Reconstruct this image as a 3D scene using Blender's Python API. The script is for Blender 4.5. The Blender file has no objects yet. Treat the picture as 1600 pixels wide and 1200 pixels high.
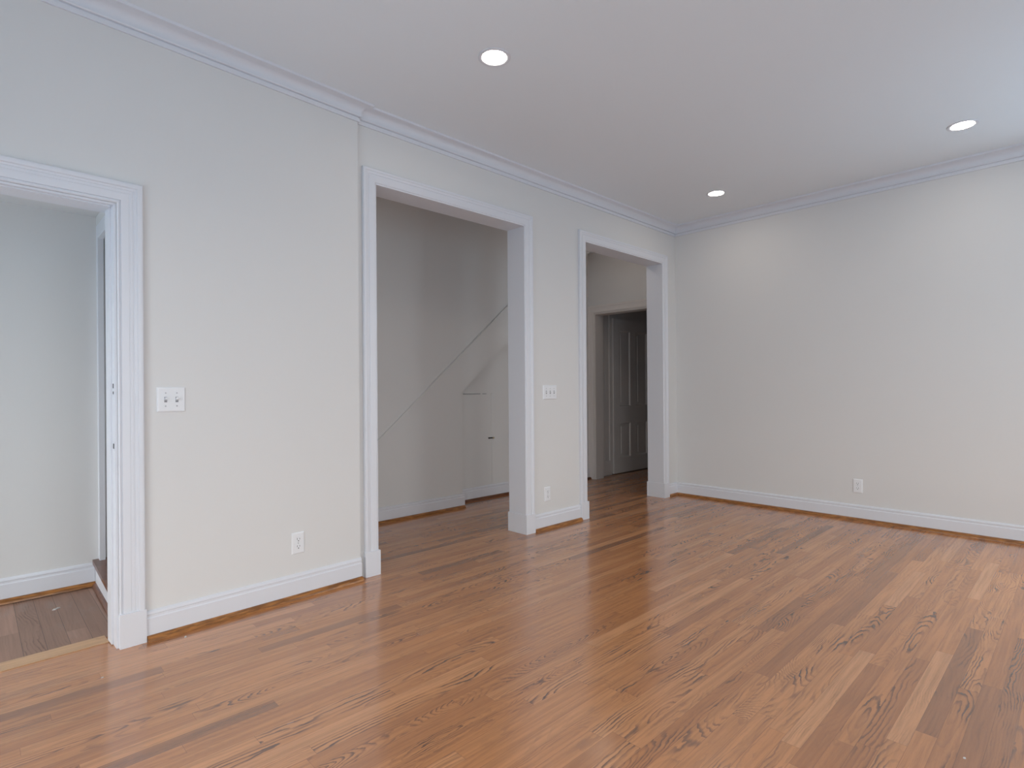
import bpy, bmesh, math
from mathutils import Vector, Matrix

# ------------------------------------------------------------------ camera, world, exposure
S = bpy.context.scene
COL = S.collection
EYE = 1.118
cam_d = bpy.data.cameras.new('camera')
cam = bpy.data.objects.new('camera', cam_d); COL.objects.link(cam)
cam_d.sensor_fit = 'HORIZONTAL'; cam_d.sensor_width = 36.0
cam_d.lens = 874.8 / 1600 * 36.0
cam_d.shift_y = 7.3 / 1600
cam_d.clip_start = 0.02
_r = -0.007
_f = Vector((0.6954, 0.7186, 0)).normalized()
_x0 = Vector((_f.y, -_f.x, 0)); _z0 = Vector((0, 0, 1))
_x = _x0 * math.cos(_r) + _z0 * math.sin(_r); _z = _z0 * math.cos(_r) - _x0 * math.sin(_r)
cam.matrix_world = Matrix(((_x.x, _z.x, -_f.x, 0), (_x.y, _z.y, -_f.y, 0), (_x.z, _z.z, -_f.z, EYE), (0, 0, 0, 1)))
S.camera = cam

S.view_settings.view_transform = 'Standard'
S.view_settings.look = 'None'
S.view_settings.gamma = 1.0
S.view_settings.use_curve_mapping = False
S.view_settings.exposure = 0.06
SKY_UP = (4.75, 5.0, 5.1)              # overcast sky seen through the windows
SKY_LOW = (1.8, 2.4, 2.95)            # light from the ground outside
DOWNLIGHT = 62.0
HALL_FILL = 2.0  # strength of the unseen fill lights added in the hall

W = bpy.data.worlds.new('world'); S.world = W
W.use_nodes = True
_nt = W.node_tree; _nt.nodes.clear()
_o = _nt.nodes.new('ShaderNodeOutputWorld'); _b = _nt.nodes.new('ShaderNodeBackground')
_tc = _nt.nodes.new('ShaderNodeTexCoord'); _sp = _nt.nodes.new('ShaderNodeSeparateXYZ'); _cr = _nt.nodes.new('ShaderNodeValToRGB')
_mr = _nt.nodes.new('ShaderNodeMapRange'); _mr.inputs[1].default_value = -1; _mr.inputs[2].default_value = 1
_nt.links.new(_tc.outputs['Generated'], _sp.inputs[0]); _nt.links.new(_sp.outputs[2], _mr.inputs[0]); _nt.links.new(_mr.outputs[0], _cr.inputs[0])
_e = _cr.color_ramp.elements
_e[0].position = 0.48; _e[0].color = (*SKY_LOW, 1)
_e[1].position = 0.52; _e[1].color = (*SKY_UP, 1)
_nt.links.new(_cr.outputs[0], _b.inputs[0]); _b.inputs[1].default_value = 1.0
_nt.links.new(_b.outputs[0], _o.inputs[0])


def portal(loc, rot, sx, sy):
    """daylight portal in a window opening: guides the sky light through it, gives no light itself"""
    l = bpy.data.lights.new('daylight', 'AREA'); l.shape = 'RECTANGLE'; l.size = sx; l.size_y = sy
    l.cycles.is_portal = True
    o = bpy.data.objects.new('daylight', l); COL.objects.link(o)
    o.location = loc; o.rotation_euler = rot

# ------------------------------------------------------------------ node helper and materials


class NT:
    def __init__(s, name):
        s.m = bpy.data.materials.new(name); s.m.use_nodes = True
        s.t = s.m.node_tree; s.t.nodes.clear()
        s.out = s.t.nodes.new('ShaderNodeOutputMaterial')
        s.p = s.t.nodes.new('ShaderNodeBsdfPrincipled')
        s.t.links.new(s.p.outputs[0], s.out.inputs[0])

    def set(s, sock, v):
        if isinstance(v, bpy.types.NodeSocket): s.t.links.new(v, sock)
        else: sock.default_value = v

    def n(s, typ, ins=(), outs=0, **kw):
        nd = s.t.nodes.new(typ)
        for k, v in kw.items(): setattr(nd, k, v)
        for k, v in (ins.items() if isinstance(ins, dict) else enumerate(ins)):
            if v is not None: s.set(nd.inputs[k], v)
        return nd.outputs[outs]

    def m_(s, op, a, b=None, c=None):
        return s.n('ShaderNodeMath', [a, b, c], operation=op)

    def xyz(s, x=0.0, y=0.0, z=0.0):
        return s.n('ShaderNodeCombineXYZ', [x, y, z])

    def noise(s, vec, scale=1.0, detail=2.0, rough=0.5):
        return s.n('ShaderNodeTexNoise', {'Vector': vec, 'Scale': scale, 'Detail': detail, 'Roughness': rough})

    def smooth(s, v, a, b, lo=0.0, hi=1.0):
        return s.n('ShaderNodeMapRange', {'Value': v, 'From Min': a, 'From Max': b, 'To Min': lo, 'To Max': hi}, interpolation_type='SMOOTHSTEP')

    def mix(s, f, a, b, mode='MIX'):
        nd = s.t.nodes.new('ShaderNodeMix'); nd.data_type = 'RGBA'; nd.blend_type = mode
        s.set(nd.inputs[0], f)
        for i, v in ((6, a), (7, b)):
            s.set(nd.inputs[i], v if isinstance(v, bpy.types.NodeSocket) else (*v, 1.0))
        return nd.outputs[2]

    def bump(s, h, strength, dist=0.001):
        s.set(s.p.inputs['Normal'], s.n('ShaderNodeBump', {'Strength': strength, 'Distance': dist, 'Height': h}))


def paint(name, col, rough, var=0.03, spec=0.5, bump=0.15):
    a = NT(name)
    pos = a.n('ShaderNodeNewGeometry')
    big = a.noise(pos, 1.3, 3); fine = a.noise(pos, 160, 2)
    lo = tuple(c * (1 - var) for c in col); hi = tuple(min(1, c * (1 + var)) for c in col)
    a.set(a.p.inputs['Base Color'], a.mix(big, lo, hi))
    a.set(a.p.inputs['Roughness'], rough); a.set(a.p.inputs['Specular IOR Level'], spec)
    if bump: a.bump(fine, bump, 0.0006)
    return a.m


def metal(name, col, rough):
    a = NT(name); pos = a.n('ShaderNodeNewGeometry')
    f = a.noise(pos, 300, 2)
    a.set(a.p.inputs['Base Color'], a.mix(f, tuple(c * .9 for c in col), col))
    a.set(a.p.inputs['Metallic'], 1.0); a.set(a.p.inputs['Roughness'], rough)
    return a.m


def emit(name, col, strength):
    a = NT(name)
    a.set(a.p.inputs['Base Color'], (0.9, 0.9, 0.88, 1))
    a.set(a.p.inputs['Emission Color'], (*col, 1)); a.set(a.p.inputs['Emission Strength'], strength)
    return a.m


def oak(name, along, width, tones, line_col, rough, grain=1.0, length=(0.55, 1.1), seam=0.35, spec=0.5, worn=0.0, ior=1.5):
    """strip flooring: rows of random-length strips, each with its own cut through a trunk"""
    a = NT(name)
    g = a.n('ShaderNodeNewGeometry')
    sp = a.t.nodes.new('ShaderNodeSeparateXYZ'); a.t.links.new(g, sp.inputs[0])
    X, Y = (sp.outputs[0], sp.outputs[1]) if along == 'x' else (sp.outputs[1], sp.outputs[0])
    yr = a.m_('DIVIDE', Y, width)
    row = a.m_('FLOOR', yr); fy = a.m_('FRACT', yr)
    wr = a.t.nodes.new('ShaderNodeTexWhiteNoise'); wr.noise_dimensions = '1D'; a.t.links.new(row, wr.inputs['W'])
    wc = a.t.nodes.new('ShaderNodeSeparateColor'); a.t.links.new(wr.outputs['Color'], wc.inputs[0])
    ln = a.m_('MULTIPLY_ADD', wc.outputs[1], length[1], length[0])
    xr = a.m_('MULTIPLY_ADD', wc.outputs[0], 13.0, a.m_('DIVIDE', X, ln))
    seg = a.m_('FLOOR', xr); fx = a.m_('FRACT', xr)
    wp = a.t.nodes.new('ShaderNodeTexWhiteNoise'); wp.noise_dimensions = '3D'
    a.t.links.new(a.xyz(row, seg, 3.7), wp.inputs['Vector'])
    pc = a.t.nodes.new('ShaderNodeSeparateColor'); a.t.links.new(wp.outputs['Color'], pc.inputs[0])
    r1, r2, r3 = pc.outputs
    pid = a.m_('MULTIPLY', wp.outputs['Value'], 91.0)
    # distance from the pith of an imagined trunk: makes straight grain or nested arches
    v = a.m_('ADD', a.m_('MULTIPLY', a.m_('SUBTRACT', fy, 0.5), width), a.m_('MULTIPLY', a.m_('SUBTRACT', r1, 0.5), width * 1.9))
    h = a.m_('MULTIPLY', a.m_('SUBTRACT', a.noise(a.xyz(a.m_('MULTIPLY', X, 1.15), pid, 0.0), 1.0, 1.0), 0.47), 0.34)
    wob = a.m_('MULTIPLY', a.m_('SUBTRACT', a.noise(a.xyz(a.m_('MULTIPLY', X, 9.0), a.m_('MULTIPLY', Y, 34.0), pid), 1.0, 3.0, 0.55), 0.5), 0.021)
    d = a.m_('ADD', a.m_('SQRT', a.m_('ADD', a.m_('MULTIPLY', v, v), a.m_('MULTIPLY', h, h))), wob)
    ringw = a.m_('MULTIPLY_ADD', r2, 0.0085, 0.0060)
    ring = a.m_('FRACT', a.m_('DIVIDE', d, ringw))
    up = a.smooth(ring, 0.45, 0.86); dn = a.smooth(ring, 0.93, 1.0, 1.0, 0.0)
    line = a.m_('MULTIPLY', up, dn)
    patch = a.smooth(a.noise(a.xyz(a.m_('MULTIPLY', X, 4.2), a.m_('MULTIPLY', Y, 17.0), pid), 1.0, 2.0), 0.40, 0.64)
    line = a.m_('MULTIPLY', line, a.m_('MULTIPLY_ADD', patch, 0.80, 0.14))
    line = a.m_('MULTIPLY', line, a.smooth(r3, 0.2, 0.95, 0.22, 1.1))
    pores = a.noise(a.xyz(a.m_('MULTIPLY', X, 38.0), a.m_('MULTIPLY', Y, 900.0), pid), 1.0, 2.0)
    streak = a.noise(a.xyz(a.m_('MULTIPLY', X, 3.0), a.m_('MULTIPLY', Y, 70.0), pid), 1.0, 3.0)
    tone = a.n('ShaderNodeValToRGB', [wp.outputs['Value']])
    ramp = tone.node.color_ramp
    ramp.interpolation = 'LINEAR'
    for i, (p, c) in enumerate(tones):
        e = ramp.elements[i] if i < 2 else ramp.elements.new(p)
        e.position = p; e.color = (*c, 1)
    col = a.mix(a.smooth(streak, 0.3, 0.75, 0.0, 0.42), tone, tuple(c * 0.62 for c in tones[0][1]))
    col = a.mix(a.smooth(pores, 0.50, 0.78, 0.0, 0.20 * grain), col, line_col)
    col = a.mix(a.m_('MULTIPLY', line, 0.92 * grain), col, line_col)
    if worn:
        w = a.smooth(a.noise(a.xyz(a.m_('MULTIPLY', X, 3.0), a.m_('MULTIPLY', Y, 7.0), 1.0), 1.0, 4.0, 0.65), 0.52, 0.72, 0.0, worn)
        col = a.mix(w, col, (0.30, 0.25, 0.22))
    # seams between strips
    ey = a.m_('MULTIPLY', a.m_('MINIMUM', fy, a.m_('SUBTRACT', 1.0, fy)), width)
    ex = a.m_('MULTIPLY', a.m_('MINIMUM', fx, a.m_('SUBTRACT', 1.0, fx)), ln)
    gap = a.smooth(a.m_('MINIMUM', ey, ex), 0.0003, 0.0013, 1.0, 0.0)
    col = a.mix(a.m_('MULTIPLY', gap, seam), col, tuple(c * 0.5 for c in line_col))
    a.set(a.p.inputs['Base Color'], col)
    rv = a.noise(g, 2.2, 3)
    a.set(a.p.inputs['Roughness'], a.m_('MULTIPLY_ADD', rv, 0.10, a.m_('MULTIPLY_ADD', line, 0.08, rough - 0.05)))
    a.set(a.p.inputs['Specular IOR Level'], spec); a.set(a.p.inputs['IOR'], ior)
    hgt = a.m_('SUBTRACT', a.m_('MULTIPLY_ADD', a.noise(a.xyz(a.m_('MULTIPLY', X, 5.0), a.m_('MULTIPLY', Y, 22.0), pid), 1.0, 1.0), 0.25, 0.0), a.m_('ADD', a.m_('MULTIPLY', gap, 0.12), a.m_('MULTIPLY', line, 0.10)))
    a.bump(hgt, 0.25, 0.0012)
    return a.m


def stained(name, col, dark, rough=0.3):
    a = NT(name); g = a.n('ShaderNodeNewGeometry')
    mp = a.n('ShaderNodeVectorMath', [g, (14.0, 14.0, 140.0)], operation='MULTIPLY')
    f = a.noise(mp, 1.0, 4, 0.6)
    a.set(a.p.inputs['Base Color'], a.mix(a.smooth(f, 0.38, 0.66), dark, col))
    a.set(a.p.inputs['Roughness'], rough)
    a.bump(f, 0.2, 0.0008)
    return a.m


M = {}
M['wall'] = paint('cream_wall_paint', (0.735, 0.727, 0.716), 0.75, 0.012, 0.25, 0.12)
M['ceiling'] = paint('ceiling_paint', (0.81, 0.845, 0.875), 0.9, 0.012, 0.15, 0.10)
M['trim'] = paint('white_trim_gloss', (0.745, 0.757, 0.80), 0.38, 0.012, 0.5, 0.05)
M['old'] = paint('old_trim_paint', (0.78, 0.74, 0.71), 0.45, 0.03, 0.4, 0.08)
M['plate'] = paint('white_plastic', (0.83, 0.84, 0.86), 0.3, 0.01, 0.5, 0)
M['slot'] = paint('dark_slot', (0.05, 0.05, 0.055), 0.5, 0.05, 0.3, 0)
M['dim'] = paint('toggle_recess', (0.28, 0.28, 0.30), 0.5, 0.05, 0.3, 0)
M['screw'] = metal('painted_screw', (0.55, 0.55, 0.57), 0.45)
M['iron'] = metal('dark_iron', (0.05, 0.045, 0.045), 0.5)
M['brass'] = metal('worn_brass', (0.55, 0.45, 0.30), 0.35)
M['lens'] = emit('downlight_lens', (1.0, 0.90, 0.78), DOWNLIGHT)
M['dome'] = emit('hall_fill_glow', (1.0, 0.90, 0.80), HALL_FILL)  # glow of the hall light added on the left
M['dome_warm'] = emit('hall_fill_glow_warm', (1.0, 0.87, 0.75), HALL_FILL * 2.2)  # stronger, warmer glow of the hall light added on the right
M['scrap'] = paint('paper_scrap', (0.55, 0.52, 0.50), 0.8, 0.03, 0.2, 0)
M['oak'] = oak('oak_strip_floor', 'x', 0.0572,
               [(0.0, (0.34, 0.148, 0.068)), (1.0, (0.68, 0.330, 0.152)), (0.06, (0.38, 0.165, 0.074)), (0.14, (0.48, 0.200, 0.079)), (0.5, (0.56, 0.238, 0.092)), (0.93, (0.64, 0.290, 0.120))],
               (0.070, 0.042, 0.038), 0.18, grain=0.95, spec=1.0, ior=1.70)
M['oldfloor'] = oak('old_landing_floor', 'y', 0.079,
                    [(0.0, (0.29, 0.165, 0.115)), (1.0, (0.42, 0.245, 0.175))],
                    (0.06, 0.04, 0.033), 0.42, grain=0.6, length=(2.0, 2.0), seam=0.85, worn=0.35)
M['saddle'] = oak('oak_saddle', 'x', 0.085, [(0.0, (0.62, 0.37, 0.20)), (1.0, (0.68, 0.42, 0.235))], (0.22, 0.13, 0.08), 0.33, grain=0.5, length=(3.0, 1.0))
M['shoe'] = stained('stained_shoe_wood', (0.42, 0.17, 0.040), (0.20, 0.075, 0.016), 0.28)
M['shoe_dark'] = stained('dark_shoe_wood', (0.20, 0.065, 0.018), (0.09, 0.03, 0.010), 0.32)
M['tread'] = stained('stair_tread_wood', (0.20, 0.088, 0.055), (0.13, 0.055, 0.036), 0.3)
_g = NT('window_glass')
_tr = _g.n('ShaderNodeBsdfTransparent'); _gl = _g.n('ShaderNodeBsdfGlossy', {'Roughness': 0.02})
_mx = _g.n('ShaderNodeMixShader', [0.06, _tr, _gl]); _g.t.links.new(_mx, _g.out.inputs[0])
M['glass'] = _g.m

# ------------------------------------------------------------------ mesh helpers
TH = math.radians(2.2759)
UL = Vector((math.cos(TH), math.sin(TH), 0)); NL = Vector((-math.sin(TH), math.cos(TH), 0))
DL, YR, XB = 2.928, 3.022, 5.315      # faces of the near left wall, the wall with the two openings, the far wall
ZC = 2.795                            # ceiling


def fL(u, b, z): p = UL * u + NL * (DL - b); return Vector((p.x, p.y, z))     # b = how far proud of the wall into the room
def fR(u, b, z): return Vector((u, YR - b, z))
def fB(u, b, z): return Vector((XB - b, u, z))
def fE(u, b, z): return Vector((5.50 - b, u, z))
def fA(u, b, z): return Vector((u, 4.020 - b, z))
def fP(u, b, z): return Vector((u, 4.130 - b, z))
def fQ(u, b, z): return Vector((u, 4.310 - b, z))
def fW(u, b, z): return Vector((u, b, z))


def put(name, bm, mat, parent=None, bevel=0.0, smooth=False, seg=2):
    if bevel:
        es = [e for e in bm.edges if e.is_manifold and e.calc_face_angle(0) > 0.5]
        bmesh.ops.bevel(bm, geom=es, offset=bevel, segments=seg, profile=0.5, affect='EDGES', clamp_overlap=True)
    bmesh.ops.recalc_face_normals(bm, faces=bm.faces)
    me = bpy.data.meshes.new(name); bm.to_mesh(me); bm.free()
    me.materials.append(mat)
    if smooth:
        me.polygons.foreach_set('use_smooth', [True] * len(me.polygons))
        me.set_sharp_from_angle(angle=math.radians(35))
    o = bpy.data.objects.new(name, me); COL.objects.link(o)
    if parent: o.parent = parent
    return o


def tag(o, label=None, cat=None, group=None, kind=None):
    for k, v in (('label', label), ('category', cat), ('group', group), ('kind', kind)):
        if v: o[k] = v
    return o


def struct(name, bm, mat, label=None, **kw):
    return tag(put(name, bm, mat, **kw), label, kind='structure')


def box(bm, F, u0, u1, b0, b1, z0, z1):
    vs = [bm.verts.new(F(u, b, z)) for z in (z0, z1) for u, b in ((u0, b0), (u1, b0), (u1, b1), (u0, b1))]
    for f in ((0, 1, 2, 3), (7, 6, 5, 4), (0, 4, 5, 1), (1, 5, 6, 2), (2, 6, 7, 3), (3, 7, 4, 0)):
        bm.faces.new([vs[i] for i in f])
    return bm


def boxes(F, *bs):
    bm = bmesh.new()
    for b in bs: box(bm, F, *b)
    return bm


def prism(bm, F, poly, b0, b1):
    """polygon in the wall plane (u, z), given depth from b0 to b1"""
    lo = [bm.verts.new(F(u, b0, z)) for u, z in poly]; hi = [bm.verts.new(F(u, b1, z)) for u, z in poly]
    bm.faces.new(lo); bm.faces.new(hi[::-1])
    n = len(poly)
    for i in range(n): bm.faces.new((lo[i], lo[(i + 1) % n], hi[(i + 1) % n], hi[i]))
    return bm


def run(bm, pts, prof, side):
    """moulding along a level path of wall-face points; prof = (proud, z); side = +1 room on the left of the path, -1 on the right"""
    n = len(pts); rings = []
    dirs = [(Vector(pts[i + 1]) - Vector(pts[i])).normalized() for i in range(n - 1)]
    for i, p in enumerate(pts):
        p = Vector(p)
        ns = [Vector((-d.y, d.x)) * side for d in (dirs[max(i - 1, 0)], dirs[min(i, n - 2)])]
        m = (ns[0] + ns[1]).normalized(); k = 1.0 / max(m.dot(ns[0]), 0.2)
        rings.append([bm.verts.new((p.x + m.x * k * b, p.y + m.y * k * b, z)) for b, z in prof])
    for r0, r1 in zip(rings, rings[1:]):
        for j in range(len(prof)):
            k = (j + 1) % len(prof); bm.faces.new((r0[j], r0[k], r1[k], r1[j]))
    bm.faces.new(rings[0]); bm.faces.new(rings[-1][::-1])
    return bm


def casing(bm, F, u0, u1, zt, z0, prof):
    """mitred casing round an opening u0..u1, top zt; prof = (outward from the opening, proud)"""
    path = ((u0, z0, -1, 0), (u0, zt, -1, 1), (u1, zt, 1, 1), (u1, z0, 1, 0))
    rings = [[bm.verts.new(F(u + su * a, b, z + sz * a)) for a, b in prof] for u, z, su, sz in path]
    for r0, r1 in zip(rings, rings[1:]):
        for j in range(len(prof)):
            k = (j + 1) % len(prof); bm.faces.new((r0[j], r0[k], r1[k], r1[j]))
    bm.faces.new(rings[0]); bm.faces.new(rings[-1][::-1])
    return bm


def lathe(bm, centre, ax, prof, seg=40):
    """surface of revolution round the axis ax through centre; prof = (radius, along axis)"""
    ax = Vector(ax).normalized(); t = ax.orthogonal().normalized(); s = ax.cross(t)
    rings = []
    for r, h in prof:
        if r < 1e-6: rings.append([bm.verts.new(Vector(centre) + ax * h)])
        else: rings.append([bm.verts.new(Vector(centre) + ax * h + (t * math.cos(a) + s * math.sin(a)) * r) for a in [2 * math.pi * i / seg for i in range(seg)]])
    for a, b in zip(rings, rings[1:]):
        for i in range(seg):
            j = (i + 1) % seg
            if len(a) == 1: bm.faces.new((a[0], b[i], b[j]))
            elif len(b) == 1: bm.faces.new((a[i], a[j], b[0]))
            else: bm.faces.new((a[i], a[j], b[j], b[i]))
    return bm

# ------------------------------------------------------------------ room shell
WZ = (0.40, 2.45)                     # sill and head of the sash windows
GZ = (0.05, 2.20)                     # bottom and head of the glazed garden doors
XF, YS = -0.95, -0.95                   # wall behind the camera and the window wall
T = 0.16
# floors
struct('floor', boxes(fW, (XF, XB + 0.2, YS, 3.10, -0.06, 0.0), (1.05, 8.6, 3.10, 4.40, -0.06, 0.0), (-0.47, 0.56, 3.10, 3.125, -0.06, 0.0)), M['oak'],
       'glossy reddish brown oak strip floor of the empty room')
struct('floor', boxes(fW, (-1.4, 1.05, 3.125, 4.1, -0.06, -0.003)), M['oldfloor'], 'worn grey brown plank floor of the stair landing through the left opening')
struct('floor', boxes(fW, (XB + 0.2, 8.6, 1.9, 3.10, -0.06, 0.0)), M['oak'], 'dark oak floor of the room beyond the hall')
struct('ceiling', boxes(fW, (XF - T, XB + T, YS - T, 3.10, ZC, ZC + 0.1)), M['ceiling'], 'flat grey white ceiling with three round downlights')
struct('ceiling', boxes(fW, (1.40, 5.60, 3.10, 4.46, 2.775, 2.88)), M['ceiling'], 'hall ceiling behind the two openings')
struct('ceiling', boxes(fW, (-1.4, 0.53, 3.10, 4.10, 2.132, 2.23)), M['wall'], 'low ceiling of the stair landing')
struct('ceiling', boxes(fW, (5.60, 8.6, 1.9, 4.46, 2.50, 2.6)), M['ceiling'], 'ceiling of the dark room beyond the hall')

# near left wall with the stair landing opening  (u runs along the wall)
LO0, LO1, LOT = -0.350, 0.572, 1.932
UE = 1.765                            # where this wall ends and the next one steps back
struct('wall_left', boxes(fL, (-1.10, LO0, 0, -T, 0, ZC), (LO1, UE, 0, -T, 0, ZC), (LO0, LO1, 0, -T, LOT, ZC)), M['wall'],
       'cream wall on the near left with the stair landing opening')
# wall with the two tall openings
A0, A1, AT = 1.772, 3.056, 2.366
B0, B1, BT = 3.802, 5.046, 2.378
XS = fL(UE, 0, 0).x
struct('wall_left', boxes(fR, (XS - 0.06, A0, 0, -T, 0, ZC), (A0, A1, 0, -T, AT, ZC), (A1, B0, 0, -T, 0, ZC), (B0, B1, 0, -T, BT, ZC), (B1, XB + 0.2, 0, -T, 0, ZC)), M['wall'],
       'cream wall with two tall cased openings to the hall')
WB = [(-0.86, 0.06)]
struct('wall_back', boxes(fB, (YS - T, WB[0][0], 0, -T, 0, ZC), (WB[0][1], YR, 0, -T, 0, ZC), (*WB[0], 0, -T, 0, WZ[0]), (*WB[0], 0, -T, WZ[1], ZC)), M['wall'], 'large plain cream wall on the right of the picture')
# window wall and wall behind the camera, each with two windows
WIN = [(0.1, 1.2), (3.4, 4.4)]
WINZ = [GZ, WZ]
bs = []; e = XF - T
for (a, b), (z0, z1) in zip(WIN, WINZ): bs += [(e, a, YS - T, YS, 0, ZC), (a, b, YS - T, YS, 0, z0), (a, b, YS - T, YS, z1, ZC)]; e = b
bs.append((e, XB + T, YS - T, YS, 0, ZC))
struct('wall_right', boxes(fW, *bs), M['wall'], 'cream wall with windows, outside the picture on the right')
WIN2 = [(-0.7, 0.3), (0.9, 2.1)]
bs = []; e = YS
for a, b in WIN2: bs += [(XF - T, XF, e, a, 0, ZC), (XF - T, XF, a, b, 0, GZ[0]), (XF - T, XF, a, b, GZ[1], ZC)]; e = b
bs.append((XF - T, XF, e, 2.86, 0, ZC))
struct('wall_front', boxes(fW, *bs), M['wall'], 'cream wall with windows behind the camera')


def window(name, F, a, b, wz, label):
    """F(u, depth from the inner face outwards, z)"""
    z0, z1 = wz; zm = (z0 + z1) / 2
    o = struct(name, boxes(F, (a, a + .05, .04, .12, z0, z1), (b - .05, b, .04, .12, z0, z1), (a + .05, b - .05, .04, .12, z0, z0 + .05), (a + .05, b - .05, .04, .12, z1 - .05, z1),
                           (a + .05, b - .05, .06, .10, zm - .02, zm + .02)), M['trim'], label, bevel=0.004)
    put('window_glass', boxes(F, (a + .05, b - .05, .078, .082, z0 + .05, zm - .02), (a + .05, b - .05, .078, .082, zm + .02, z1 - .05)), M['glass'], o)
    put('window_sill', boxes(F, (a - .06, b + .06, -.05, .06, z0 - .03, z0)), M['trim'], o, bevel=0.004)
    bm = bmesh.new(); casing(bm, lambda u, bb, z: F(u, -bb, z), a, b, z1, z0, [(0, 0), (0, .018), (.08, .022), (.08, 0)])
    put('window_casing', bm, M['trim'], o)


def fWr(u, d, z): return Vector((u, YS - d, z))
def fWf(u, d, z): return Vector((XF - d, u, z))
def fWb(u, d, z): return Vector((XB + d, u, z))
k = 1
for a, b in WB:
    window('window_%d' % k, fWb, a, b, WZ, 'tall sash window at the right end of the far wall, outside the picture'); k += 1
    portal((XB + T, (a + b) / 2, (WZ[0] + WZ[1]) / 2), (math.radians(90), 0, math.radians(90)), b - a, WZ[1] - WZ[0])
for (a, b), z in zip(WIN, WINZ):
    window('window_%d' % k, fWr, a, b, z, 'tall window in the right hand wall, outside the picture'); k += 1
    portal(((a + b) / 2, YS - T, (z[0] + z[1]) / 2), (math.radians(90), 0, 0), b - a, z[1] - z[0])
for a, b in WIN2:
    window('window_%d' % k, fWf, a, b, GZ, 'glazed garden door behind the camera'); k += 1
    portal((XF - T, (a + b) / 2, (GZ[0] + GZ[1]) / 2), (math.radians(90), 0, math.radians(-90)), b - a, GZ[1] - GZ[0])

# stair landing seen through the left opening
struct('wall_landing', boxes(fA, (-1.5, 1.1, 0, -0.1, -0.06, 2.9)), M['wall'], 'back wall of the stair landing')
struct('wall_landing', boxes(fW, (0.531, 0.60, 3.09, 4.02, 2.0785, 2.80)), M['wall'], 'wall above the first stair step')
struct('wall_landing', boxes(fW, (1.00, 1.10, 3.09, 4.02, 0, 2.9)), M['wall'], 'right end wall of the stair landing')
struct('ceiling', boxes(fW, (0.53, 1.1, 3.0, 4.12, 2.80, 2.9)), M['ceiling'], 'ceiling over the first stair step')
struct('wall_landing', boxes(fW, (-1.4, -1.3, 3.0, 3.18, 0, 2.2), (-1.4, -1.3, 3.94, 4.1, 0, 2.2), (-1.4, -1.3, 3.18, 3.94, 0, 0.10), (-1.4, -1.3, 3.18, 3.94, 1.75, 2.2)), M['wall'], 'left end wall of the stair landing with its small window')
portal((-1.4, 3.56, 0.925), (math.radians(90), 0, math.radians(-90)), 0.76, 1.65)

# hall behind the two openings: enclosed stair, closet wall, end wall
SL = 0.842
def ztop(x): return 0.696 + SL * (x - 2.435)
def zlow(x): return 1.090 + 0.838 * (x - 3.337)
xa = 2.435 - 0.696 / SL; xt = 2.435 + (2.775 - 0.696) / SL; xl = 3.337 + (2.775 - 1.090) / 0.838
bm = bmesh.new()
prism(bm, fP, [(1.5, 0), (3.337, 0), (3.337, 1.090), (xl, 2.775), (xt, 2.775), (xa, 0.005), (1.5, 0.005)], 0, -0.20)
struct('wall_stair', bm, M['wall'], 'enclosed side of the staircase, its lower edge sloping up to the right', bevel=0.003)
bm = bmesh.new()
prism(bm, fP, [(1.5, 0), (xa, 0), (2.930, ztop(2.930)), (2.930, 2.775), (1.5, 2.775)], -0.003, -0.12)
prism(bm, fP, [(2.930, ztop(2.930)), (xt, 2.775), (2.930, 2.775)], -0.014, -0.12)
struct('wall_stair', bm, M['wall'], 'plain wall rising above the sloping stair moulding in the hall')
# thin sloping moulding along the top of the stair side
bm = bmesh.new(); dz = 0.022
prism(bm, fP, [(xa, 0.0), (xt, 2.775), (xt, 2.775 - dz), (xa + dz / SL, 0.0)][::-1], 0.010, -0.012)
struct('trim_1', bm, M['wall'], 'thin moulding sloping up along the enclosed staircase', bevel=0.004)
struct('wall_hall', boxes(fQ, (3.337, 5.64, 0, -0.12, 0, 2.775)), M['wall'], 'recessed wall under the stairs with the closet door')
struct('wall_hall', boxes(fW, (1.40, 1.50, 3.10, 4.40, 0, 2.8)), M['wall'], 'left end wall of the hall')
E0, E1, ET = 3.330, 4.215, 2.022
struct('wall_hall', boxes(fE, (3.10, E0, 0, -0.14, 0, 2.775), (E1, 4.33, 0, -0.14, 0, 2.775), (E0, E1, 0, -0.14, ET, 2.775)), M['wall'], 'end wall of the hall above and around the inner doorway')
# dark room beyond the hall
struct('wall_beyond', boxes(fW, (5.64, 5.955, 4.305, 4.45, 0, 2.5), (6.875, 8.6, 4.305, 4.45, 0, 2.5), (5.955, 6.875, 4.305, 4.45, 2.022, 2.5), (5.955, 6.875, 4.34, 4.45, 0, 2.022)), M['old'], 'dim side wall of the room beyond holding the panelled door')
struct('wall_beyond', boxes(fW, (8.5, 8.6, 1.9, 4.4, 0, 2.5), (5.64, 8.6, 1.9, 2.0, 0, 2.5), (5.50, 5.64, 1.9, 3.10, 0, 2.5)), M['old'], 'far walls of the dim room beyond the hall')

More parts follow.
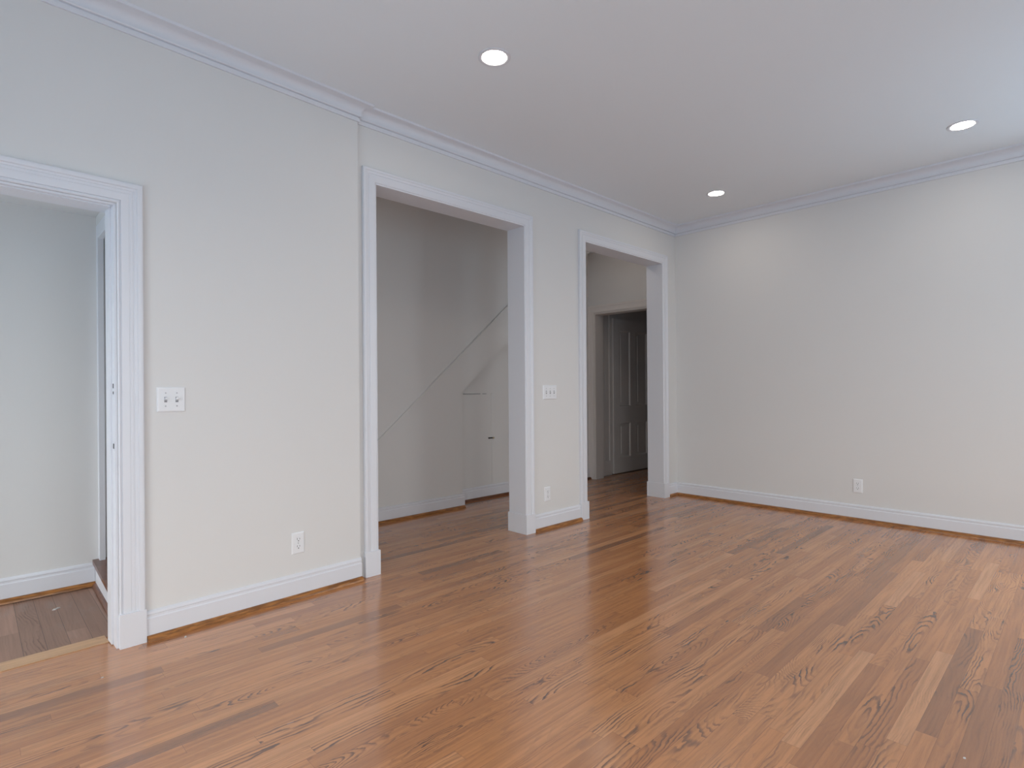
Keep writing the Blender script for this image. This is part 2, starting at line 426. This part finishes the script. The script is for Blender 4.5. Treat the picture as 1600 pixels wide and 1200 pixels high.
# ------------------------------------------------------------------ trim
BASE = [(0, 0), (.016, 0), (.016, .098), (.011, .103), (.011, .112), (.014, .116), (.012, .124), (.005, .130), (0, .131)]
SHOE = [(.015, 0), (.040, 0)] + [(.017 + .023 * math.cos(a), .024 * math.sin(a)) for a in [math.radians(x) for x in (20, 40, 60, 80)]] + [(.015, .024)]
CR = [(0, -.100), (.010, -.100), (.011, -.081), (.006, -.079), (.006, -.074), (.017, -.073), (.020, -.069), (.020, -.064), (.015, -.062), (.016, -.058)]
CR += [(.016 + .040 * (1 - math.cos(a)), -.058 + .042 * math.sin(a)) for a in [math.radians(x) for x in (10, 25, 40, 55, 70, 85)]]
CR += [(.058, -.014), (.072, -.013), (.074, 0), (0, 0)]
CROWN = [(b, ZC + z) for b, z in CR]


def P2(F, u): v = F(u, 0, 0); return (v.x, v.y)
UX = 0.0
struct('trim_2', run(bmesh.new(), [P2(fL, -0.92), P2(fL, UE), (XS, YR), (XB, YR), (XB, YS)], CROWN, -1), M['trim'], 'white crown moulding along the left wall, round its small step, over the openings and the far wall', smooth=True)
struct('trim_3', run(bmesh.new(), [(XB, YS), (XF, YS), (XF, 2.83)], CROWN, -1), M['trim'], 'crown moulding on the window walls', smooth=True)

# casings: (outward, proud)
CAS_L = [(.006, 0), (.006, .010), (.010, .013), (.013, .013), (.014, .009), (.019, .009), (.020, .015), (.048, .017), (.049, .0155), (.053, .0155), (.054, .017),
         (.062, .017), (.063, .0155), (.067, .0155), (.068, .018), (.076, .019), (.080, .024), (.090, .025), (.097, .024), (.101, .020), (.103, .012), (.103, 0)]
CAS_R = [(.004, 0), (.004, .014), (.008, .017), (.046, .018), (.047, .015), (.052, .015), (.054, .018), (.066, .020), (.071, .024), (.083, .024), (.087, .018), (.087, 0)]
PB = 0.147


def plinths(o, F, spots, mat, thick=.026, h=PB):
    for u0, u1 in spots:
        bm = bmesh.new()
        prism(bm, lambda u, b, z: F(u, b, z), [(u0, 0), (u1, 0), (u1, h), (u0, h)], 0.0, thick)
        put('plinth_block', bm, mat, o, bevel=0.004)


# left opening
c = struct('trim_4', casing(bmesh.new(), fL, LO0, LO1, LOT, PB - .01, CAS_L), M['trim'], 'wide fluted white casing round the stair landing opening')
plinths(c, fL, [(LO0 - .104, LO0 - .004), (LO1 + .004, LO1 + .104)], M['trim'])
JL = lambda u, d, z: fL(u, -d, z)
bm = boxes(JL, (LO1 - .004, LO1 + .004, -.002, T, 0, LOT), (LO0 - .004, LO0 + .004, -.002, T, 0, LOT), (LO0, LO1, -.002, T, LOT - .004, LOT + .004))
j = put('jamb', bm, M['trim'], c, bevel=0.0012)
bm = boxes(JL, (LO1 - .012, LO1 - .003, .052, .125, .004, LOT - .003), (LO0 + .003, LO0 + .012, .052, .125, .004, LOT - .003), (LO0 + .012, LO1 - .012, .020, .075, LOT - .009, LOT - .003))
put('door_stop', bm, M['trim'], c, bevel=0.002)
for z, h in ((1.128, .032), (0.880, .020)):
    s = put('strike_plate', boxes(JL, (LO1 - .0052, LO1 - .0035, .012, .034, z - h, z + h)), M['trim'], j, bevel=0.0006)
    if h > .03: put('latch_hole', boxes(JL, (LO1 - .0058, LO1 - .0045, .014, .030, z + .004, z + .024), (LO1 - .0058, LO1 - .0045, .014, .028, z - .022, z - .010)), M['slot'], s)
    else: put('latch_hole', boxes(JL, (LO1 - .0058, LO1 - .0045, .012, .030, z - .012, z + .010)), M['slot'], s)
# the two tall openings
JR = lambda u, d, z: fR(u, -d, z)
for nm, u0, u1, zt, lab in (('trim_5', A0, A1, AT, 'white casing round the wider tall opening that shows the enclosed staircase'),
                            ('trim_6', B0, B1, BT, 'white casing round the tall opening nearest the far corner')):
    c = struct(nm, casing(bmesh.new(), fR, u0, u1, zt, PB - .01, CAS_R), M['trim'], lab)
    plinths(c, fR, [(u0 - .090, u0 + .011), (u1 - .011, u1 + .090)], M['trim'])
    bm = boxes(JR, (u1 - .004, u1 + .004, -.012, T + .012, 0, zt), (u0 - .004, u0 + .004, -.012, T + .012, 0, zt), (u0, u1, -.012, T + .012, zt - .004, zt + .004))
    put('jamb', bm, M['trim'], c, bevel=0.0015)
    for s, u in ((-1, u1), (1, u0)):
        a, b = sorted((u + s * .011, u - s * .002))
        put('plinth_block', boxes(JR, (a, b, .001, T + .02, 0, PB)), M['trim'], c, bevel=0.004)
    cb = casing(bmesh.new(), lambda u, b, z: fR(u, -T - b, z), u0, u1, zt, 0, CAS_R); put('hall_side_casing', cb, M['trim'], c)
# inner doorway at the end of the hall
c = struct('trim_7', casing(bmesh.new(), fE, E0, E1, ET, 0.0, CAS_L), M['old'], 'old painted casing round the inner doorway at the end of the hall')
JE = lambda u, d, z: fE(u, -d, z)
put('jamb', boxes(JE, (E1 - .006, E1 + .004, -.004, .15, 0, ET), (E0 - .004, E0 + .006, -.004, .15, 0, ET), (E0, E1, -.004, .15, ET - .006, ET + .004)), M['old'], c, bevel=0.002)
# panelled return between doorway and panelled door
F4 = lambda u, b, z: Vector((u, 4.305 - b, z))
c = struct('trim_8', boxes(F4, (5.645, 5.775, 0, .018, .14, 2.3), (5.895, 5.950, 0, .018, .14, 2.3), (5.775, 5.895, 0, .018, .14, .19), (5.645, 5.950, 0, .020, .03, .14)), M['old'], 'narrow panelled return beside the dim panelled door', bevel=0.004)
put('panel', boxes(F4, (5.795, 5.875, 0, .010, .21, 2.3)), M['old'], c, bevel=0.006)

# baseboards and shoe mouldings
def base(name, pts, side, label, shoe='shoe', sh=None):
    o = struct(name, run(bmesh.new(), pts, BASE, side), M['trim'], label, smooth=True)
    s = put('shoe_moulding', run(bmesh.new(), sh or pts, SHOE, side), M[shoe], o, smooth=True)
    s['label'] = 'stained brown wood shoe moulding'
    return o


base('baseboard_left', [P2(fL, LO1 + .104), P2(fL, UE)], -1, 'white baseboard between the landing opening and the wider opening', sh=[P2(fL, LO1 + .106), P2(fL, UE)])
base('baseboard_left', [P2(fL, -0.92), P2(fL, LO0 - .104)], -1, 'white baseboard left of the landing opening')
base('baseboard_left', [(A1 + .090, YR), (B0 - .090, YR)], -1, 'short white baseboard on the pier between the two tall openings')
base('baseboard_back', [(B1 + .090, YR), (XB, YR), (XB, YS)], -1, 'long white baseboard round the far corner and along the right wall')
base('baseboard_right', [(XB, YS), (XF, YS), (XF, 2.8)], -1, 'white baseboard on the window walls')
base('baseboard_landing', [(-1.3, 4.020), (0.513, 4.020)], -1, 'white baseboard on the stair landing wall')
base('baseboard_stair', [(1.5, 4.130), (3.337, 4.130), (3.337, 4.302)], -1, 'white baseboard along the enclosed staircase', sh=[(1.5, 4.130), (3.345, 4.130)])
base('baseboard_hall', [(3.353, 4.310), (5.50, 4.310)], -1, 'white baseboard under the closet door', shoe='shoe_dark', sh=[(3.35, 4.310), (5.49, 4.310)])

# saddle board in the landing opening
struct('trim_9', boxes(fL, (LO0 + .012, LO1 - .012, -.100, -.195, 0, .003)), M['saddle'], 'pale oak saddle board in the landing opening', bevel=0.001)

# landing: first step, corner casing
t = bpy.data.objects.new('stair_step', None); COL.objects.link(t); t.location = (0.52, 3.6, 0)
tag(t, 'brown wooden stair step with white riser on the landing through the left opening', 'stair step')


def child(o, parent):
    o.parent = parent; o.matrix_parent_inverse = Matrix.Translation(-parent.location); return o


bm = bmesh.new()
v = [(0.503, 4.018), (0.478, 3.20), (0.478, 3.10), (0.998, 3.10), (0.998, 4.018)]
lo = [bm.verts.new((x, y, .122)) for x, y in v]; hi = [bm.verts.new((x, y, .146)) for x, y in v]
bm.faces.new(lo[::-1]); bm.faces.new(hi)
for i in range(5): bm.faces.new((lo[i], lo[(i + 1) % 5], hi[(i + 1) % 5], hi[i]))
child(put('tread', bm, M['tread'], bevel=0.009, seg=3), t)
child(put('riser', prism(bmesh.new(), lambda u, b, z: Vector((u, z, b)), [(0.515, 4.018), (0.500, 3.10), (0.530, 3.10), (0.535, 4.018)], 0, .122), M['trim']), t)
child(put('shoe_moulding', run(bmesh.new(), [(0.515, 3.985), (0.500, 3.10)], [(0, 0), (.018, 0), (.017, .008), (.010, .016), (0, .018)], -1), M['tread']), t)
struct('trim_10', boxes(fW, (0.531, 0.558, 3.965, 4.02, .1465, 2.078), (0.531, 0.558, 3.12, 3.965, 2.00, 2.078)), M['trim'], 'white corner casing beside the first stair step', bevel=0.003)

# ------------------------------------------------------------------ doors
# panelled door in the room beyond the hall: stiles and rails with four sunk panels
D0, D1, DF = 5.962, 6.868, 4.275
FD = lambda u, b, z: Vector((u, DF - b, z))
stiles = [(D0, D0 + .125), (D0 + .125 + .255, D1 - .125 - .265), (D1 - .125, D1)]
pu = [(stiles[0][1], stiles[1][0]), (stiles[1][1], stiles[2][0])]
rails = [(.010, .205), (.660, .875), (1.870, 2.016)]
bm = bmesh.new()
for a, b in stiles: box(bm, FD, a, b, 0, -.028, .010, 2.016)
for z0, z1 in rails:
    for a, b in pu: box(bm, FD, a, b, 0, -.028, z0, z1)
d = struct('door_1', bm, M['old'], 'dim four panel door seen through the inner doorway')
for a, b in pu:
    for z0, z1 in ((.205, .660), (.875, 1.870)):
        bm = bmesh.new()
        box(bm, FD, a, b, -.016, -.024, z0, z1)
        box(bm, FD, a + .05, b - .05, -.010, -.018, z0 + .05, z1 - .05)
        p = put('panel', bm, M['old'], d, bevel=0.003)
        bm = bmesh.new()
        m = .016
        casing_prof = [(0, -.018), (0, 0), (-m * .5, -.003), (-m, -.016)]
        ring = [[bm.verts.new(FD(u + su * q, bb, z + sz * q)) for q, bb in casing_prof] for u, z, su, sz in ((a, z0, -1, -1), (a, z1, -1, 1), (b, z1, 1, 1), (b, z0, 1, -1))]
        for i in range(4):
            r0, r1 = ring[i], ring[(i + 1) % 4]
            for q in range(4): bm.faces.new((r0[q], r0[(q + 1) % 4], r1[(q + 1) % 4], r1[q]))
        put('panel_moulding', bm, M['old'], p)
k_ = put('door_knob', lathe(bmesh.new(), FD(6.790, 0, .800), (0, -1, 0), [(0, -.001), (.026, 0), (.026, .006), (.010, .010), (.010, .030), (.024, .038), (.027, .048), (.022, .060), (0, .064)], 28), M['brass'], d, smooth=True)
k_['label'] = 'worn metal door knob'
# low closet door under the stairs, flush in the recessed wall
FQ = fQ
d = struct('door_2', boxes(FQ, (3.350, 3.868, 0, .005, .150, 1.064)), M['wall'], 'low flush closet door under the stairs', bevel=0.0015)
put('stile', boxes(FQ, (3.8682, 3.915, 0, .007, .150, 1.075)), M['wall'], d, bevel=0.002)
put('top_gap', boxes(FQ, (3.50, 3.72, 0, .0055, 1.0655, 1.071), (3.75, 3.80, 0, .0055, 1.0655, 1.071)), M['dim'], d)
l = put('latch', boxes(FQ, (3.822, 3.872, .005, .015, .606, .619)), M['iron'], d, bevel=0.002); l['label'] = 'small dark sliding latch'
put('latch_knob', lathe(bmesh.new(), fQ(3.884, .007, .612), (0, -1, 0), [(0, 0), (.007, 0), (.007, .008), (.010, .012), (.007, .018), (0, .019)], 16), M['brass'], l, smooth=True)

# ------------------------------------------------------------------ switches and outlets
def wall_thing(name, F, u, z, label, cat, group=None):
    o = bpy.data.objects.new(name, None); COL.objects.link(o); o.location = F(u, 0, z)
    return tag(o, label, cat, group)


def plate(F, u, z, w, h, parent):
    bm = bmesh.new()
    o = F(u, 0, z)
    # pillowed cover plate: wide base, softly rounded front
    prof = [(0, 0), (0, .003), (.0035, .0062), (.008, .007)]
    rings = [[bm.verts.new(F(u + su * (w / 2 - a), b, z + sz * (h / 2 - a))) for su, sz in ((-1, -1), (1, -1), (1, 1), (-1, 1))] for a, b in prof]
    for r0, r1 in zip(rings, rings[1:]):
        for i in range(4): bm.faces.new((r0[i], r0[(i + 1) % 4], r1[(i + 1) % 4], r1[i]))
    bm.faces.new(rings[-1]); bm.faces.new(rings[0][::-1])
    return child(put('cover_plate', bm, M['plate']), parent)


def axis_out(F): return (F(0, 1, 0) - F(0, 0, 0)).normalized()


def switch(F, u, z, gangs, label, w=None):
    o = wall_thing('light_switch', F, u, z, label, 'light switch', 'wall light switches')
    w = w or (.070 + .046 * (gangs - 1)); plate(F, u, z, w, .114, o)
    for g in range(gangs):
        c = u + (g - (gangs - 1) / 2) * .046
        s = child(put('toggle_slot', boxes(F, (c - .0058, c + .0058, .0055, .0074, z - .0125, z + .0125)), M['dim']), o)
        bm = bmesh.new()
        vs = [bm.verts.new(F(c + du, b, z + dz)) for b, q in ((.006, 1.0), (.019, .75)) for du, dz in ((-.0045 * q, -.005 + (.006 if b > .01 else 0)), (.0045 * q, -.005 + (.006 if b > .01 else 0)), (.0045 * q, .006 + (.005 if b > .01 else 0)), (-.0045 * q, .006 + (.005 if b > .01 else 0)))]
        for f in ((3, 2, 1, 0), (4, 5, 6, 7), (0, 1, 5, 4), (1, 2, 6, 5), (2, 3, 7, 6), (3, 0, 4, 7)): bm.faces.new([vs[i] for i in f])
        child(put('toggle', bm, M['plate'], bevel=0.0008), o)
        for dz in (-.030, .030):
            child(put('screw', lathe(bmesh.new(), F(c, .0068, z + dz), axis_out(F), [(0, 0), (.0034, 0), (.0030, .0012), (0, .0015)], 14), M['screw']), o)
    return o


def outlet(F, u, z, label):
    o = wall_thing('electrical_outlet', F, u, z, label, 'outlet', 'wall outlets')
    plate(F, u, z, .070, .114, o)
    for s in (-1, 1):
        zc = z + s * .0195
        bm = bmesh.new(); n = 28; ring0 = []; ring1 = []
        for i in range(n):
            a = 2 * math.pi * i / n; du = .0172 * math.cos(a); dz = max(-.0140, min(.0140, .0172 * math.sin(a)))
            ring0.append(bm.verts.new(F(u + du, .0060, zc + dz))); ring1.append(bm.verts.new(F(u + du * .96, .0092, zc + dz * .96)))
        bm.faces.new(ring1)
        for i in range(n): bm.faces.new((ring0[i], ring0[(i + 1) % n], ring1[(i + 1) % n], ring1[i]))
        r = child(put('receptacle', bm, M['plate']), o)
        sl = put('slot', boxes(F, (u - .0078, u - .0056, .0086, .0095, zc - .001, zc + .009), (u + .0056, u + .0078, .0086, .0095, zc - .0, zc + .008), (u - .0026, u + .0026, .0086, .0095, zc - .0095, zc - .0045)), M['slot'])
        sl.parent = r
    child(put('screw', lathe(bmesh.new(), F(u, .0068, z), axis_out(F), [(0, 0), (.0034, 0), (.0030, .0012), (0, .0015)], 14), M['screw']), o)
    return o


switch(fL, 0.7835, 1.079, 2, 'white double toggle switch plate on the near left wall beside the landing opening')
switch(fR, 3.344, 1.087, 3, 'small white triple switch plate on the pier between the two tall openings')
outlet(fL, 1.384, 0.294, 'white duplex outlet low on the near left wall, below the double switch plate')
outlet(fR, 3.307, 0.275, 'white duplex outlet low on the pier, below the triple switch plate')
outlet(fB, 1.353, 0.287, 'white duplex outlet above the baseboard of the plain right wall')

# ------------------------------------------------------------------ recessed ceiling lights
def downlight(x, y, label):
    o = bpy.data.objects.new('recessed_light', None); COL.objects.link(o); o.location = (x, y, ZC)
    tag(o, label, 'ceiling light', 'recessed ceiling lights')
    bm = lathe(bmesh.new(), (x, y, ZC), (0, 0, -1), [(.082, 0), (.082, .003), (.078, .005), (.067, .0045), (.063, .003), (.061, .0)], 56)
    child(put('trim_ring', bm, M['trim'], smooth=True), o)
    bm = lathe(bmesh.new(), (x, y, ZC), (0, 0, -1), [(.0625, .0005), (.058, .0022), (.03, .0032), (0, .0035)], 48)
    child(put('lens', bm, M['lens'], smooth=True), o)


downlight(1.914, 2.089, 'round glowing downlight above the wider opening, largest of the ceiling lights')
downlight(4.645, 2.244, 'round glowing downlight near the far ceiling corner, smallest of the ceiling lights')
downlight(1.90, 0.45, 'round glowing downlight above the camera, outside the picture')
downlight(4.604, 0.565, 'round glowing downlight close to the crown moulding of the plain right wall')

# two unseen domed lights added to brighten the hall, hidden by the opening headers
def fill_dome(x, y, glass, label):
    t = bpy.data.objects.new('hall_fill_light', None); COL.objects.link(t); t.location = (x, y, 2.775)
    tag(t, label, 'fill light', 'added hall fill lights')
    child(put('base', lathe(bmesh.new(), (x, y, 2.775), (0, 0, -1), [(0, 0), (.17, 0), (.17, .02), (.15, .03), (0, .03)], 40), M['trim'], smooth=True), t)
    child(put('fill_shade', lathe(bmesh.new(), (x, y, 2.745), (0, 0, -1), [(.145, 0), (.14, .03), (.115, .065), (.07, .088), (0, .095)], 40), glass, smooth=True), t)


fill_dome(1.80, 3.48, M['dome'], 'unseen domed fill light added on the hall ceiling beside the wider opening')
fill_dome(4.75, 3.52, M['dome_warm'], 'unseen domed fill light added on the hall ceiling beside the narrower opening')

# ------------------------------------------------------------------ scraps on the floors
def scrap(name, x, y, z, pts, h, label, cat, group=None):
    bm = bmesh.new()
    lo = [bm.verts.new((x + a, y + b, z)) for a, b in pts]; hi = [bm.verts.new((x + a * .8, y + b * .8, z + h * (1 + .5 * (i % 2)))) for i, (a, b) in enumerate(pts)]
    bm.faces.new(lo[::-1]); bm.faces.new(hi)
    n = len(pts)
    for i in range(n): bm.faces.new((lo[i], lo[(i + 1) % n], hi[(i + 1) % n], hi[i]))
    tag(put(name, bm, M['scrap']), label, cat, group)


scrap('paper_scrap', .313, 3.715, -.003, [(-.018, -.006), (-.004, -.012), (.004, -.003), (.014, .004), (.020, .012), (.006, .010), (-.004, .002), (-.012, .001)], .004, 'small pale paper scrap on the landing floor', 'paper scrap')
scrap('lint_fleck', .696, 2.862, 0, [(-.005, -.003), (.002, -.004), (.006, 0), (.003, .004), (-.003, .003)], .004, 'tiny white fleck on the oak floor beside the left baseboard', 'fleck', 'white flecks on the floor')
scrap('lint_fleck', .365, 2.690, 0, [(-.005, -.001), (.001, -.002), (.005, 0), (.002, .002), (-.002, .002)], .002, 'tiny pale fleck on the oak floor in front of the landing opening', 'fleck', 'white flecks on the floor')
scrap('lint_fleck', 2.137, .268, 0, [(-.003, -.003), (.003, -.003), (.005, .001), (.0, .004), (-.004, .002)], .002, 'tiny white fleck on the oak floor close to the camera', 'fleck', 'white flecks on the floor')
